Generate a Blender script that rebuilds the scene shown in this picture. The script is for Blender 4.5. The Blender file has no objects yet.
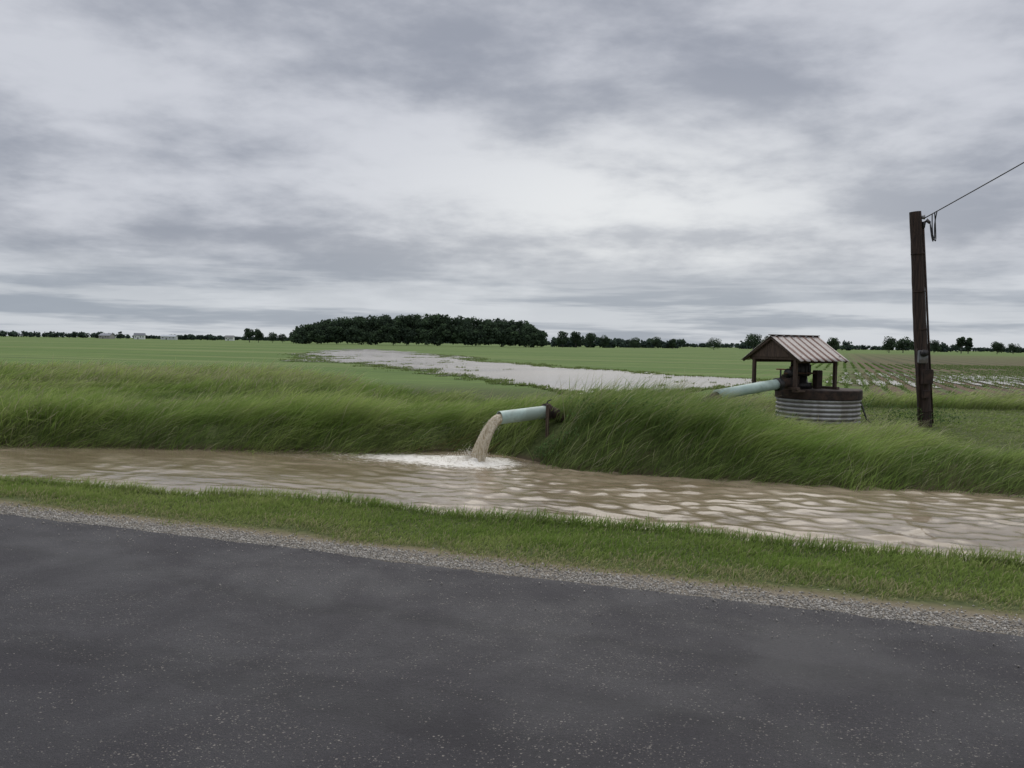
import bpy, bmesh, math, numpy as np
from mathutils import Vector, Matrix
rng = np.random.default_rng(7)
scene = bpy.context.scene
scene.view_settings.view_transform = 'Standard'
scene.view_settings.look = 'None'
scene.view_settings.exposure = 0
TH = math.radians(21.0); C, S = math.cos(TH), math.sin(TH)
def to_w(u, v): return C*u+S*v, -S*u+C*v
def to_uv(x, y): return C*x-S*y, S*x+C*y

# ---------------------------------------------------------------- noise
def vnoise(x, y, scale=1.0, seed=0):
    r = np.random.default_rng(seed); T = r.random((256, 256))
    x = np.asarray(x, float)*scale+1000.3; y = np.asarray(y, float)*scale+1000.7
    xi = np.floor(x).astype(int); yi = np.floor(y).astype(int)
    fx = x-xi; fy = y-yi; fx = fx*fx*(3-2*fx); fy = fy*fy*(3-2*fy)
    a = T[xi % 256, yi % 256]; b = T[(xi+1) % 256, yi % 256]
    c = T[xi % 256, (yi+1) % 256]; d = T[(xi+1) % 256, (yi+1) % 256]
    return (a*(1-fx)+b*fx)*(1-fy)+(c*(1-fx)+d*fx)*fy
def fbm(x, y, scale=1.0, seed=0, o=4):
    s = 0; a = 0.5; t = 0
    for i in range(o):
        s = s+a*vnoise(x, y, scale*2**i, seed+i); t += a; a *= .5
    return s/t
def sstep(a, b, x):
    t = np.clip((x-a)/(b-a), 0, 1); return t*t*(3-2*t)

# ---------------------------------------------------------------- material helpers
class NT:
    def __init__(s, nt): s.nt = nt; s.N = nt.nodes; s.L = nt.links
    def n(s, t, **kw):
        nd = s.N.new(t)
        for k, v in kw.items(): setattr(nd, k, v)
        return nd
    def put(s, sock, val):
        if isinstance(val, bpy.types.NodeSocket): s.L.new(val, sock)
        elif val is not None: sock.default_value = val
    def math(s, op, a, b=None, c=None, clamp=False):
        nd = s.n('ShaderNodeMath', operation=op, use_clamp=clamp)
        s.put(nd.inputs[0], a)
        if b is not None: s.put(nd.inputs[1], b)
        if c is not None: s.put(nd.inputs[2], c)
        return nd.outputs[0]
    def mix(s, f, a, b, mode='MIX'):
        nd = s.n('ShaderNodeMix', data_type='RGBA', blend_type=mode)
        s.put(nd.inputs[0], f); s.put(nd.inputs[6], a); s.put(nd.inputs[7], b)
        return nd.outputs[2]
    def noise(s, vec, scale, detail=4, rough=.55, dist=0.0):
        nd = s.n('ShaderNodeTexNoise')
        if vec is not None: s.L.new(vec, nd.inputs['Vector'])
        nd.inputs['Scale'].default_value = scale; nd.inputs['Detail'].default_value = detail
        nd.inputs['Roughness'].default_value = rough; nd.inputs['Distortion'].default_value = dist
        return nd.outputs['Fac']
    def mr(s, v, a, b, c=0.0, d=1.0, smooth=True):
        nd = s.n('ShaderNodeMapRange')
        if smooth: nd.interpolation_type = 'SMOOTHSTEP'
        s.put(nd.inputs[0], v)
        for i, k in enumerate((a, b, c, d)): nd.inputs[i+1].default_value = k
        return nd.outputs[0]
    def mapping(s, vec, scale=(1, 1, 1), rot=(0, 0, 0), loc=(0, 0, 0)):
        nd = s.n('ShaderNodeMapping'); s.L.new(vec, nd.inputs[0])
        nd.inputs['Scale'].default_value = scale; nd.inputs['Rotation'].default_value = rot; nd.inputs['Location'].default_value = loc
        return nd.outputs[0]
    def bump(s, h, strength=.5, dist=.02):
        nd = s.n('ShaderNodeBump'); s.L.new(h, nd.inputs['Height'])
        nd.inputs['Strength'].default_value = strength; nd.inputs['Distance'].default_value = dist
        return nd.outputs[0]
def new_mat(name):
    m = bpy.data.materials.new(name); m.use_nodes = True
    t = NT(m.node_tree); b = m.node_tree.nodes['Principled BSDF']
    return m, t, b
def c4(c): return (c[0], c[1], c[2], 1)

def noisy_mat(name, c1, c2, scale=6, rough=.7, metal=0, bump=.3, stretch=(1, 1, 1), lo=.35, hi=.65, c3=None):
    m, t, b = new_mat(name)
    tc = t.n('ShaderNodeTexCoord').outputs['Object']
    v = t.mapping(tc, stretch)
    n = t.noise(v, scale, 6, .6)
    col = t.mix(t.mr(n, lo, hi), c4(c1), c4(c2))
    if c3:
        n2 = t.noise(v, scale*.37, 5, .65, .4)
        col = t.mix(t.mr(n2, .5, .62), col, c4(c3))
    t.L.new(col, b.inputs['Base Color']); b.inputs['Roughness'].default_value = rough
    b.inputs['Metallic'].default_value = metal
    t.L.new(t.bump(n, bump, .01), b.inputs['Normal'])
    return m

def vcol_mat(name, rough=.6, transl=.3, spec=.3):
    m, t, b = new_mat(name)
    a = t.n('ShaderNodeAttribute', attribute_name='Col').outputs['Color']
    if transl:
        t.N.remove(b)
        df = t.n('ShaderNodeBsdfDiffuse'); t.L.new(a, df.inputs[0])
        tr = t.n('ShaderNodeBsdfTranslucent'); t.L.new(a, tr.inputs[0])
        ms = t.n('ShaderNodeMixShader'); ms.inputs[0].default_value = transl
        t.L.new(df.outputs[0], ms.inputs[1]); t.L.new(tr.outputs[0], ms.inputs[2])
        t.L.new(ms.outputs[0], t.N['Material Output'].inputs[0])
    else:
        t.L.new(a, b.inputs['Base Color']); b.inputs['Roughness'].default_value = rough
        b.inputs['Specular IOR Level'].default_value = spec
    return m

def make_mesh(name, V, loops, starts, mat, col=None, smooth=False):
    me = bpy.data.meshes.new(name)
    me.vertices.add(len(V)); me.vertices.foreach_set('co', np.asarray(V, np.float32).ravel())
    me.loops.add(len(loops)); me.loops.foreach_set('vertex_index', np.asarray(loops, np.int32))
    me.polygons.add(len(starts)); me.polygons.foreach_set('loop_start', np.asarray(starts, np.int32))
    me.update(calc_edges=True)
    if col is not None:
        a = me.color_attributes.new('Col', 'FLOAT_COLOR', 'POINT')
        cc = np.ones((len(V), 4), np.float32); cc[:, :3] = col
        a.data.foreach_set('color', cc.ravel())
    if smooth: me.polygons.foreach_set('use_smooth', np.ones(len(starts), bool))
    me.materials.append(mat)
    o = bpy.data.objects.new(name, me); scene.collection.objects.link(o)
    return o
def grid_mesh(name, U, Vv, Zf, mat, colf=None):
    uu, vv = np.meshgrid(U, Vv, indexing='ij'); zz = Zf(uu, vv)
    P = np.stack([uu, vv, zz], -1).reshape(-1, 3)
    n, m = len(U), len(Vv)
    idx = np.arange(n*m).reshape(n, m)
    q = np.stack([idx[:-1, :-1], idx[1:, :-1], idx[1:, 1:], idx[:-1, 1:]], -1).reshape(-1, 4)
    col = colf(uu, vv).reshape(-1, 3) if colf else None
    o = make_mesh(name, P, q.ravel(), np.arange(len(q))*4, mat, col, True)
    o.rotation_euler = (0, 0, -TH)
    return o

# ---------------------------------------------------------------- world
w = bpy.data.worlds.new("World"); scene.world = w; w.use_nodes = True
t = NT(w.node_tree); t.N.clear()
out = t.n('ShaderNodeOutputWorld')
sky = t.n('ShaderNodeTexSky', sky_type='NISHITA'); sky.sun_disc = False
sky.sun_elevation = math.radians(50); sky.sun_rotation = math.radians(9.5)
bg1 = t.n('ShaderNodeBackground'); t.L.new(sky.outputs[0], bg1.inputs[0]); bg1.inputs[1].default_value = .1
tc = t.n('ShaderNodeTexCoord').outputs['Generated']
sp = t.n('ShaderNodeSeparateXYZ'); t.L.new(tc, sp.inputs[0])
z = t.math('MAXIMUM', sp.outputs[2], 0.0)
inv = t.math('DIVIDE', 1.0, t.math('ADD', z, .18))
cx = t.math('MULTIPLY', sp.outputs[0], inv); cy = t.math('MULTIPLY', sp.outputs[1], inv)
cb = t.n('ShaderNodeCombineXYZ'); t.L.new(cx, cb.inputs[0]); t.L.new(cy, cb.inputs[1]); cb.inputs[2].default_value = 5.1
n1 = t.noise(cb.outputs[0], .6, 2, .5, .2)
n2 = t.noise(cb.outputs[0], 2.4, 6, .58, .1)
n3 = t.noise(t.mapping(tc, (1, 1, 2.7), (0, 0, 0), (3.3, 1.7, .4)), 3.2, 6, .54, .15)
cc = t.math('ADD', t.math('MULTIPLY', n1, .26), t.math('MULTIPLY', n2, .32))
cc = t.math('ADD', cc, t.math('MULTIPLY', n3, .42))
f = t.mr(cc, .41, .59)
ccol = t.mix(f, (.31, .33, .385, 1), (.61, .625, .675, 1))
gx = t.math('SUBTRACT', sp.outputs[0], .13); gz = t.math('MULTIPLY', t.math('SUBTRACT', sp.outputs[2], .145), 2.6)
gr = t.math('SQRT', t.math('ADD', t.math('MULTIPLY', gx, gx), t.math('MULTIPLY', gz, gz)))
glow = t.math('MULTIPLY', t.mr(gr, .46, .0), t.math('GREATER_THAN', sp.outputs[1], 0.0))
glow = t.math('MULTIPLY', glow, t.mr(cc, .42, .56, .4, 1.0))
ccol = t.mix(t.math('MULTIPLY', glow, .88), ccol, (.84, .85, .85, 1))
hb = t.mr(z, 0.015, .12, 1.0, 0.0)
streak = t.noise(t.mapping(tc, (1.4, 1.4, 20)), 2.4, 5, .58, .2)
hcol = t.mix(t.mr(streak, .42, .58), (.33, .38, .45, 1), (.62, .66, .71, 1))
ccol = t.mix(t.math('MULTIPLY', hb, .85), ccol, hcol)
gain = t.mr(z, .40, 1.0, 1.0, 2.4)
bg2 = t.n('ShaderNodeBackground'); t.L.new(ccol, bg2.inputs[0]); t.L.new(gain, bg2.inputs[1])
ms = t.n('ShaderNodeMixShader'); ms.inputs[0].default_value = .94
t.L.new(bg1.outputs[0], ms.inputs[1]); t.L.new(bg2.outputs[0], ms.inputs[2]); t.L.new(ms.outputs[0], out.inputs[0])

sd = bpy.data.lights.new('sun', 'SUN'); sd.energy = 1.3; sd.angle = math.radians(60); sd.color = (1, .95, .86)
so = bpy.data.objects.new('sun', sd); scene.collection.objects.link(so)
so.rotation_euler = Vector((.107, .634, .766)).to_track_quat('Z', 'Y').to_euler(); so.location = (0, 0, 60)

# ---------------------------------------------------------------- terrain
eu = np.array([-300, -60, -14.1, -10.9, -7.8, -6.8, -5.9, -5.3, -4.2, -2, 2.2, 300.])
ev = np.array([10.9, 10.9, 11.4, 12.6, 13.6, 14.5, 14.6, 14.1, 13.3, 13.2, 13.6, 13.6])
def E(u): return np.interp(u, eu, ev)+(vnoise(u, u*0, 1.1, 5)-.5)*.35+.1
def Nn(u): return np.interp(u, [-300, -15, -9, -4, 1.5, 300], [7.9, 7.9, 8.0, 8.5, 8.55, 8.55])+(vnoise(u, u*0, .8, 9)-.5)*.22
RE = 5.96
def GZ(u, v):
    e = E(u); n = Nn(u)
    top = np.interp(u, [-20, -7, -5, -3.6, -2.2, -.9, .6, 300], [-.03, .02, .25, .33, .26, .0, -.06, -.06])
    z = np.full(np.broadcast(u, v).shape, -.03)
    z = z-.03*sstep(RE-.2, RE+.3, v)
    z = z-.12*sstep(RE+.3, n, v)
    z = z-.5*sstep(n, n+.7, v)
    rise = sstep(e-.55, e+.9, v)
    z = z*(1-rise)+(top*(1-sstep(e+3.5, e+8, v)))*rise
    near = sstep(6.2, 7, v)*(1-sstep(24, 30, v))
    z = z+near*((fbm(u, v, .9, 3)-.5)*.10)
    z = np.where(v < -2.5, -.05-.25*sstep(-2.6, -5, v), z)
    return z
def geo(a, b, n): return a*(b/a)**np.linspace(0, 1, n)
U = np.concatenate([-geo(36, 7000, 30)[::-1], np.arange(-35.8, 16, .2), geo(16.2, 7000, 34)])
Vv = np.concatenate([-geo(6, 7000, 24)[::-1], np.arange(-5.8, 5.2, .6), np.arange(5.3, 24, .11), np.arange(24.1, 60, .6), geo(61, 7000, 44)])
m, t, b = new_mat('ground_soil_and_field')
tc = t.n('ShaderNodeTexCoord').outputs['Object']
sp = t.n('ShaderNodeSeparateXYZ'); t.L.new(tc, sp.inputs[0]); uS, vS, zS = sp.outputs
n_big = t.noise(tc, .035, 4, .55); n_mid = t.noise(tc, .4, 4, .6); n_fine = t.noise(tc, 14, 5, .65)
green = t.mix(t.mr(n_big, .35, .65), (.10, .165, .040, 1), (.14, .205, .056, 1))
green = t.mix(t.mr(n_mid, .3, .75, 0, .8), green, (.085, .140, .036, 1))
strip = t.noise(t.mapping(tc, (.006, .07, 1)), 1.0, 5, .6)
green = t.mix(t.mr(strip, .50, .62, 0, .7), green, (.18, .215, .082, 1))
strip2 = t.noise(t.mapping(tc, (.012, .22, 1)), 1.7, 5, .6)
green = t.mix(t.mr(strip2, .52, .66, 0, .6), green, (.065, .105, .030, 1))
row = t.math('SINE', t.math('MULTIPLY', uS, 2*math.pi/.76))
roww = t.math('SINE', t.math('MULTIPLY', uS, 2*math.pi/3.04))
soil = t.mix(t.mr(n_fine, .3, .7), (.10, .068, .047, 1), (.165, .115, .08, 1))
soil = t.mix(t.mr(roww, -.2, .9, 0, .6), soil, (.055, .040, .030, 1))
rowm = t.mr(row, .0, .7)
brown_rows = t.mix(t.math('MULTIPLY', rowm, .75), soil, (.085, .135, .04, 1))
brown_far = t.mix(t.mr(vS, 80, 300), brown_rows, t.mix(.5, soil, green))
bmask = t.math('MULTIPLY', t.mr(t.math('ADD', uS, t.math('MULTIPLY', t.math('SUBTRACT', n_mid, .5), 8)), -2, 3), t.mr(vS, 420, 250))
rowsg = t.mix(t.math('MULTIPLY', t.mr(row, .2, .9), .35), green, t.mix(.5, soil, green))
fieldc = t.mix(bmask, rowsg, brown_far)
under = t.mix(t.mr(n_fine, .35, .65), (.05, .065, .022, 1), (.10, .12, .042, 1))
underm = t.mix(t.mr(n_mid, .55, .75), under, (.10, .085, .045, 1))
col = t.mix(t.mr(vS, 26, 34), underm, fieldc)
mud = t.mr(zS, -.36, -.22, 1, 0)
col = t.mix(mud, col, (.08, .06, .038, 1))
grav = t.math('MULTIPLY', t.mr(vS, 6.75, 6.4), t.mr(vS, 5.5, 5.8))
gcol = t.mix(t.mr(t.noise(tc, 90, 3, .7), .35, .65), (.11, .095, .075, 1), (.27, .24, .195, 1))
gcol = t.mix(t.mr(vS, 6.25, 6.6), gcol, t.mix(n_fine, (.13, .10, .06, 1), (.25, .21, .13, 1)))
col = t.mix(grav, col, gcol)
t.L.new(col, b.inputs['Base Color']); b.inputs['Roughness'].default_value = .95
b.inputs['Specular IOR Level'].default_value = .15
t.L.new(t.bump(n_fine, .5, .03), b.inputs['Normal'])
grid_mesh('ground', U, Vv, GZ, m)

# ---------------------------------------------------------------- road
m, t, b = new_mat('asphalt')
tc = t.n('ShaderNodeTexCoord').outputs['Object']
f1 = t.noise(tc, 150, 3, .75); f2 = t.noise(tc, 1.1, 4, .6, .3); f3 = t.noise(t.mapping(tc, (.22, 2.2, 1)), .9, 4, .6)
f4 = t.noise(tc, 38, 4, .7)
col = t.mix(t.mr(f1, .35, .68), (.003, .003, .004, 1), (.042, .038, .044, 1))
col = t.mix(t.mr(f4, .42, .68, 0, .5), col, (.036, .033, .038, 1))
col = t.mix(t.mr(f2, .42, .68, 0, .4), col, (.028, .025, .030, 1))
col = t.mix(t.mr(f3, .48, .62, 0, .5), col, (.010, .009, .011, 1))
def chips(scale, thr_add, dmax):
    vo = t.n('ShaderNodeTexVoronoi'); t.L.new(tc, vo.inputs['Vector']); vo.inputs['Scale'].default_value = scale
    s_ = t.n('ShaderNodeSeparateColor'); t.L.new(vo.outputs['Color'], s_.inputs[0])
    a_ = t.math('GREATER_THAN', s_.outputs[0], t.math('ADD', thr, thr_add))
    return t.math('MULTIPLY', a_, t.math('LESS_THAN', vo.outputs['Distance'], t.math('MULTIPLY', s_.outputs[1], dmax))), s_.outputs[2]
patch = t.math('ADD', t.math('MULTIPLY', t.noise(t.mapping(tc, (.8, 1.3, 1)), .9, 5, .65, .6), .62), t.math('MULTIPLY', t.noise(tc, 5, 4, .65), .38))
thr = t.mr(patch, .43, .62, .985, .46)
ch1, cr1 = chips(62, 0, .40); ch2, cr2 = chips(110, -.03, .44); ch3, cr3 = chips(27, .014, .2)
chip = t.math('MAXIMUM', t.math('MAXIMUM', ch1, ch2), ch3)
col = t.mix(t.math('MULTIPLY', chip, t.mr(cr1, 0, 1, .25, .85)), col, t.mix(cr2, (.09, .08, .07, 1), (.28, .255, .22, 1)))
t.L.new(col, b.inputs['Base Color']); b.inputs['Specular IOR Level'].default_value = .36
t.L.new(t.mr(f2, .3, .7, .52, .76), b.inputs['Roughness'])
t.L.new(t.bump(t.math('ADD', t.math('ADD', f1, f4), t.math('MULTIPLY', chip, .6)), .8, .007), b.inputs['Normal'])
Ur = np.concatenate([-geo(26, 3000, 30)[::-1], np.arange(-25, 15, .06), geo(15.2, 3000, 30)])
ss = np.concatenate([np.linspace(0, .9, 12), np.linspace(.93, 1, 8)])
uu, sg = np.meshgrid(Ur, ss, indexing='ij')
edge = RE+(fbm(uu, uu*0, 1.3, 21)-.5)*.16+(vnoise(uu, uu*0, 9, 27)-.5)*.06
vr = -2.3+(edge+2.3)*sg
zr = .012*np.cos((vr-1.8)/4.1*1.3)-.012
zr = np.where(sg > .995, -.075, zr)
P = np.stack([uu, vr, zr], -1).reshape(-1, 3); idx = np.arange(uu.size).reshape(uu.shape)
q = np.stack([idx[:-1, :-1], idx[1:, :-1], idx[1:, 1:], idx[:-1, 1:]], -1).reshape(-1, 4)
o = make_mesh('road', P, q.ravel(), np.arange(len(q))*4, m, None, True); o.rotation_euler = (0, 0, -TH)

# gravel shoulder stones (one object)
n = 58000
gu = rng.uniform(-22, 8, n); gv = RE-.14+rng.uniform(0, .46, n)+np.abs(rng.normal(0, .12, n))
k = (gv < 6.9) & (rng.random(n) < .35+.9*fbm(gu, gv, 2.0, 36)); gu, gv = gu[k], gv[k]
n2_ = 2600
gu = np.concatenate([gu, rng.uniform(-14, 6, n2_)]); gv = np.concatenate([gv, RE-rng.exponential(.3, n2_)]); n = len(gu)
gs = rng.uniform(.004, .012, n)*(1+.6*(rng.random(n) > .93)); gs = np.where(gv < RE-.05, gs*.6, gs)
gz = np.where(gv < RE-.02, 0.0, GZ(gu, gv)+.004)
octa = np.array([[1, 0, 0], [-1, 0, 0], [0, 1, 0], [0, -1, 0], [0, 0, .7], [0, 0, -.7]], float)
of = np.array([[0, 2, 4], [2, 1, 4], [1, 3, 4], [3, 0, 4], [2, 0, 5], [1, 2, 5], [3, 1, 5], [0, 3, 5]])
a = rng.uniform(0, 6.28, n)
J = octa[None]*rng.uniform(.6, 1.3, (n, 6, 1))*gs[:, None, None]
X = J[..., 0]*np.cos(a)[:, None]-J[..., 1]*np.sin(a)[:, None]*.8; Y = J[..., 0]*np.sin(a)[:, None]+J[..., 1]*np.cos(a)[:, None]*.8
wx, wy = to_w(gu[:, None]+X, gv[:, None]+Y)
P = np.stack([wx, wy, gz[:, None]+J[..., 2]], -1).reshape(-1, 3)
F = (of[None]+np.arange(n)[:, None, None]*6).reshape(-1)
gc = rng.uniform(.16, .50, (n, 1))*np.array([[1, .94, .84]])
make_mesh('gravel_shoulder', P, F, np.arange(n*8)*3, vcol_mat('gravel', .9, 0, .2), np.repeat(gc, 6, 0))

# ---------------------------------------------------------------- grass
grass_mat = vcol_mat('grass_blades', .5, .38, .3)
def blades(name, P, H, Wd, lean, cb, ct, curve=1.8, mat=None):
    n = len(P); T = np.array([0, .38, .74, 1.0]); WT = np.array([.75, 1.0, .7, 0])
    a = rng.uniform(0, math.pi, n); sx, sy = np.cos(a), np.sin(a)
    L = np.hypot(lean[:, 0], lean[:, 1]); V = np.zeros((n, 7, 3)); Cc = np.zeros((n, 7, 3)); k = 0
    for i, tt in enumerate(T):
        off = tt**curve
        cx = P[:, 0]+lean[:, 0]*H*off; cy = P[:, 1]+lean[:, 1]*H*off
        cz = P[:, 2]+H*(tt-np.minimum(.42*L, .7)*tt**2.4)
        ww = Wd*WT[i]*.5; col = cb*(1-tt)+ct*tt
        if i < 3:
            for s_ in (-1, 1):
                V[:, k, 0] = cx+s_*sx*ww; V[:, k, 1] = cy+s_*sy*ww; V[:, k, 2] = cz; Cc[:, k] = col; k += 1
        else:
            V[:, k] = np.stack([cx, cy, cz], -1); Cc[:, k] = col
    pat = np.array([0, 1, 3, 2, 2, 3, 5, 4, 4, 5, 6])
    loops = (pat[None]+np.arange(n)[:, None]*7).ravel()
    starts = (np.array([0, 4, 8])[None]+np.arange(n)[:, None]*11).ravel()
    return make_mesh(name, V.reshape(-1, 3), loops, starts, mat or grass_mat, Cc.reshape(-1, 3))

# verge: short roadside grass
n = 165000
u = rng.uniform(-22, 8, n); v = rng.uniform(6.25, 8.75, n)
keep = (rng.random(n) < np.clip(1.25*sstep(6.3, 6.95, v+(fbm(u, v, 1.6, 31)-.5)*1.0), .0, 1)) & (v < Nn(u)+.28)
keep &= rng.random(n) < np.clip(1.25-(-u-6)/30, .35, 1)
u, v = u[keep], v[keep]; x, y = to_w(u, v); n = len(u)
pn = fbm(u, v, 1.4, 41); pn2 = fbm(u, v, .35, 44); pn3 = fbm(u, v, 2.2, 47)
H = rng.uniform(.035, .10, n)*(.5+1.1*pn)*(.55+.45*sstep(6.3, 7.1, v))*(1+.7*(v > Nn(u)-.12))
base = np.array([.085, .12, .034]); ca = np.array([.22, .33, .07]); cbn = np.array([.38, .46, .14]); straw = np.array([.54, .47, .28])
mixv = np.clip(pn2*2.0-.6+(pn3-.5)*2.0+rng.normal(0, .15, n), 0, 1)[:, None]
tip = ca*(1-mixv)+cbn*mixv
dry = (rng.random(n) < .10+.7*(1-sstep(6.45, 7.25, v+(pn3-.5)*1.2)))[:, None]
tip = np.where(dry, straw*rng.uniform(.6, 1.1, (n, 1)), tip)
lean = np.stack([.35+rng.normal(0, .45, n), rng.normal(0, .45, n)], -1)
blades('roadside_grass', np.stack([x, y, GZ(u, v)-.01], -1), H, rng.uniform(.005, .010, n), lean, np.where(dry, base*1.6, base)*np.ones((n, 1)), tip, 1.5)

# ditch bank + rank grass behind
n = 1500000
y = rng.uniform(10, 46, n); x = rng.uniform(-1, 1, n)*(.62*y+5)
dist = np.hypot(x, y)
keep = rng.random(n) < np.clip((14/dist)**1.35, 0, 1)*.44
x, y = x[keep], y[keep]; u, v = to_uv(x, y)
bx = np.array([-60, -16, -11, -6.5, -3.5, 0, 4, 8, 14, 40]); by = np.array([43, 43, 40, 33, 27, 24.5, 22, 26, 28, 30])
back = np.interp(x, bx, by)+(fbm(x, y, .25, 51)-.5)*4
e = E(u)
m_in = (v > e-.28) & (y < back)
mown = (x > 7.6+(vnoise(x, y, .5, 3)-.5)) & (v > e+1.7+(vnoise(x, y, .6, 8)-.5)*.8) & (y < 24.5+(vnoise(x, y, .4, 8)-.5)*2)
semi = (x > 5.2+(vnoise(x, y, .6, 13)-.5)) & (y > 16.6) & (y < 21.5) & ~mown
tank = np.hypot(x-7.13, y-20) < 1.0
pn = fbm(x, y, .55, 61); pn2 = fbm(x, y, .16, 65); fine = fbm(x, y, 2.3, 68, 3)
keep = m_in & ~tank & (rng.random(len(x)) < .35+1.1*fine)
keep &= ~(np.hypot(x-.05, y-15.0) < .42) & ~(np.hypot(x-.62, y-15.22) < .28)
x, y, u, v, mown, semi, pn, pn2, fine, e = [q_[keep] for q_ in (x, y, u, v, mown, semi, pn, pn2, fine, e)]
n = len(x); D = np.hypot(x, y)
H = rng.uniform(.38, .75, n)*(.35+1.15*pn)*(.7+.6*fine)
berm = np.interp(u, [-6, -4.5, -2.2, -1.0], [0, 1, 1, 0])*(1-sstep(19, 21, y))
H = H*(1+.18*berm)*(1-.25*sstep(-2.0, -.4, u)*(y < 20))
layer = np.interp(v-e, [0, 2.6, 4.2, 9.0, 12.5, 40], [1.18, 1.18, .58, .5, 1.1, 1.15])
H = np.where(u < -5.5, H*layer, H)
H = np.where(v < e+.5, H*(.65+.35*sstep(-.3, .5, v-e)), H)
H = np.where(semi, H*.5, H)
H = np.where(mown, rng.uniform(.05, .12, n)*(.6+pn), H)
H = np.where(np.hypot(x-6.9, y-19.4) < 1.7, np.minimum(H, rng.uniform(.06, .22, n)), H)
Wd = rng.uniform(.0065, .0125, n)*np.clip(D/15, .9, 3)
wind = .40+.95*fbm(x, y, .9, 71)
ang = (fbm(x, y, .5, 75)-.5)*2.6-.2
lean = np.stack([wind*np.cos(ang)+rng.normal(0, .26, n), wind*np.sin(ang)*.8-.12+rng.normal(0, .26, n)], -1)
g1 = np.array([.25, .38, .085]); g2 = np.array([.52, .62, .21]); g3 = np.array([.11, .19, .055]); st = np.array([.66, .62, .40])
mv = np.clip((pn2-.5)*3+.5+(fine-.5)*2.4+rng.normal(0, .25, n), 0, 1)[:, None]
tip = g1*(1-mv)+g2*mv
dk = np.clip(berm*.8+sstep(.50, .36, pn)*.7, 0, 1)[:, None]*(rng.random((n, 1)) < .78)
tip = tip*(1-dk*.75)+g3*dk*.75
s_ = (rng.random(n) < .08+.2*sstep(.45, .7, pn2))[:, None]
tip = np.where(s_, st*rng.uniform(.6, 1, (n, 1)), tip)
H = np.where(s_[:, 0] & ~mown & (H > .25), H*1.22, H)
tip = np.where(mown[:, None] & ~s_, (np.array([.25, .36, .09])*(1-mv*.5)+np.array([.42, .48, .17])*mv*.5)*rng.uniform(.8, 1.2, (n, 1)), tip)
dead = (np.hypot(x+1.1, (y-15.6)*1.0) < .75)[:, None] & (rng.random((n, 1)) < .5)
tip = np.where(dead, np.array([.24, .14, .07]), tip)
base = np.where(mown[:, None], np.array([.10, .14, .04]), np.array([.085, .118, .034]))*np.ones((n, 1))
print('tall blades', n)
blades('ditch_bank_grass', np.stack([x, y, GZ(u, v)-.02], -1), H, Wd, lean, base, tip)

# crop rows in the right-hand field and the near part of the left field
rows = []
for r_ in range(-4, 62):
    uu0 = r_*.76+.2; vv_ = 29+np.cumsum(rng.uniform(.16, .34, 330)); vv_ = vv_[vv_ < 110]
    rows.append(np.stack([np.full(len(vv_), uu0)+rng.normal(0, .05, len(vv_)), vv_], -1))
R = np.concatenate(rows); xx, yy = to_w(R[:, 0], R[:, 1])
k = (np.abs(xx) < .62*yy+6) & (fbm(R[:, 0], R[:, 1], .12, 83) > .40) & (yy > np.interp(xx, bx, by)+1); R = np.repeat(R[k], 4, 0); n = len(R)
R = R+rng.normal(0, .03, R.shape); xx, yy = to_w(R[:, 0], R[:, 1])
lean = rng.normal(0, .6, (n, 2)); lean[:, 0] += .2
blades('crop_rows', np.stack([xx, yy, GZ(R[:, 0], R[:, 1])], -1), rng.uniform(.08, .18, n), rng.uniform(.02, .032, n), lean,
       np.ones((n, 3))*[.08, .12, .04], np.ones((n, 3))*[.17, .26, .07]*rng.uniform(.8, 1.2, (n, 1)), 1.4)

def leaf_quads(P, size, asp=.6, up=.3):
    n = len(P); a = rng.normal(0, 1, (n, 3)); a /= np.linalg.norm(a, axis=1)[:, None]
    c = rng.normal(0, 1, (n, 3)); c[:, 2] += up; b = np.cross(a, c); b /= np.linalg.norm(b, axis=1)[:, None]+1e-9
    a = a*size[:, None]; b = b*size[:, None]*asp
    return np.stack([P-a, P-b, P+a, P+b], 1)

# broadleaf weeds mixed into the bank grass
wp = []; wc = []; sz = []
spots = [(.45, 14.75, .5, .36, 14), (1.2, 14.8, .6, .45, 14), (2.2, 14.6, 1.0, .5, 16), (3.6, 15.2, 1.3, .45, 14),
         (8.6, 19.1, .5, .42, 12), (9.35, 18.6, .5, .38, 12), (8.4, 20.8, .5, .55, 12), (-1.3, 15.7, .6, .35, 8)]
for (sx_, sy_, rad, hh, cnt) in spots:
    for i in range(cnt):
        px, py = rng.normal(sx_, rad*.5), rng.normal(sy_, rad*.4)
        uu_, vv_ = to_uv(px, py)
        if vv_ < E(np.array([uu_]))[0]-.05: continue
        gz_ = float(GZ(np.array([uu_]), np.array([vv_]))[0]); h_ = hh*rng.uniform(.5, 1.15); k_ = int(36)
        tt = rng.random(k_)**.7; r0 = .03+.11*np.sin(np.clip(tt, .1, .95)*3.1); aa = rng.uniform(0, 6.28, k_)
        wp.append(np.stack([px+.12*tt+r0*np.cos(aa), py+r0*np.sin(aa), gz_+.05+h_*tt], -1))
        cg = np.array([.085, .14, .05])*rng.uniform(.7, 1.5); wc.append(cg*(.6+.6*tt[:, None])*rng.uniform(.8, 1.2, (k_, 1))); sz.append(rng.uniform(.015, .035, k_))
P = np.concatenate(wp); Q = leaf_quads(P, np.concatenate(sz), .4, 1.5); cw = np.repeat(np.concatenate(wc), 4, 0)
make_mesh('broadleaf_weeds', Q.reshape(-1, 3), np.arange(len(P)*4), np.arange(len(P))*4, grass_mat, cw)

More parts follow.
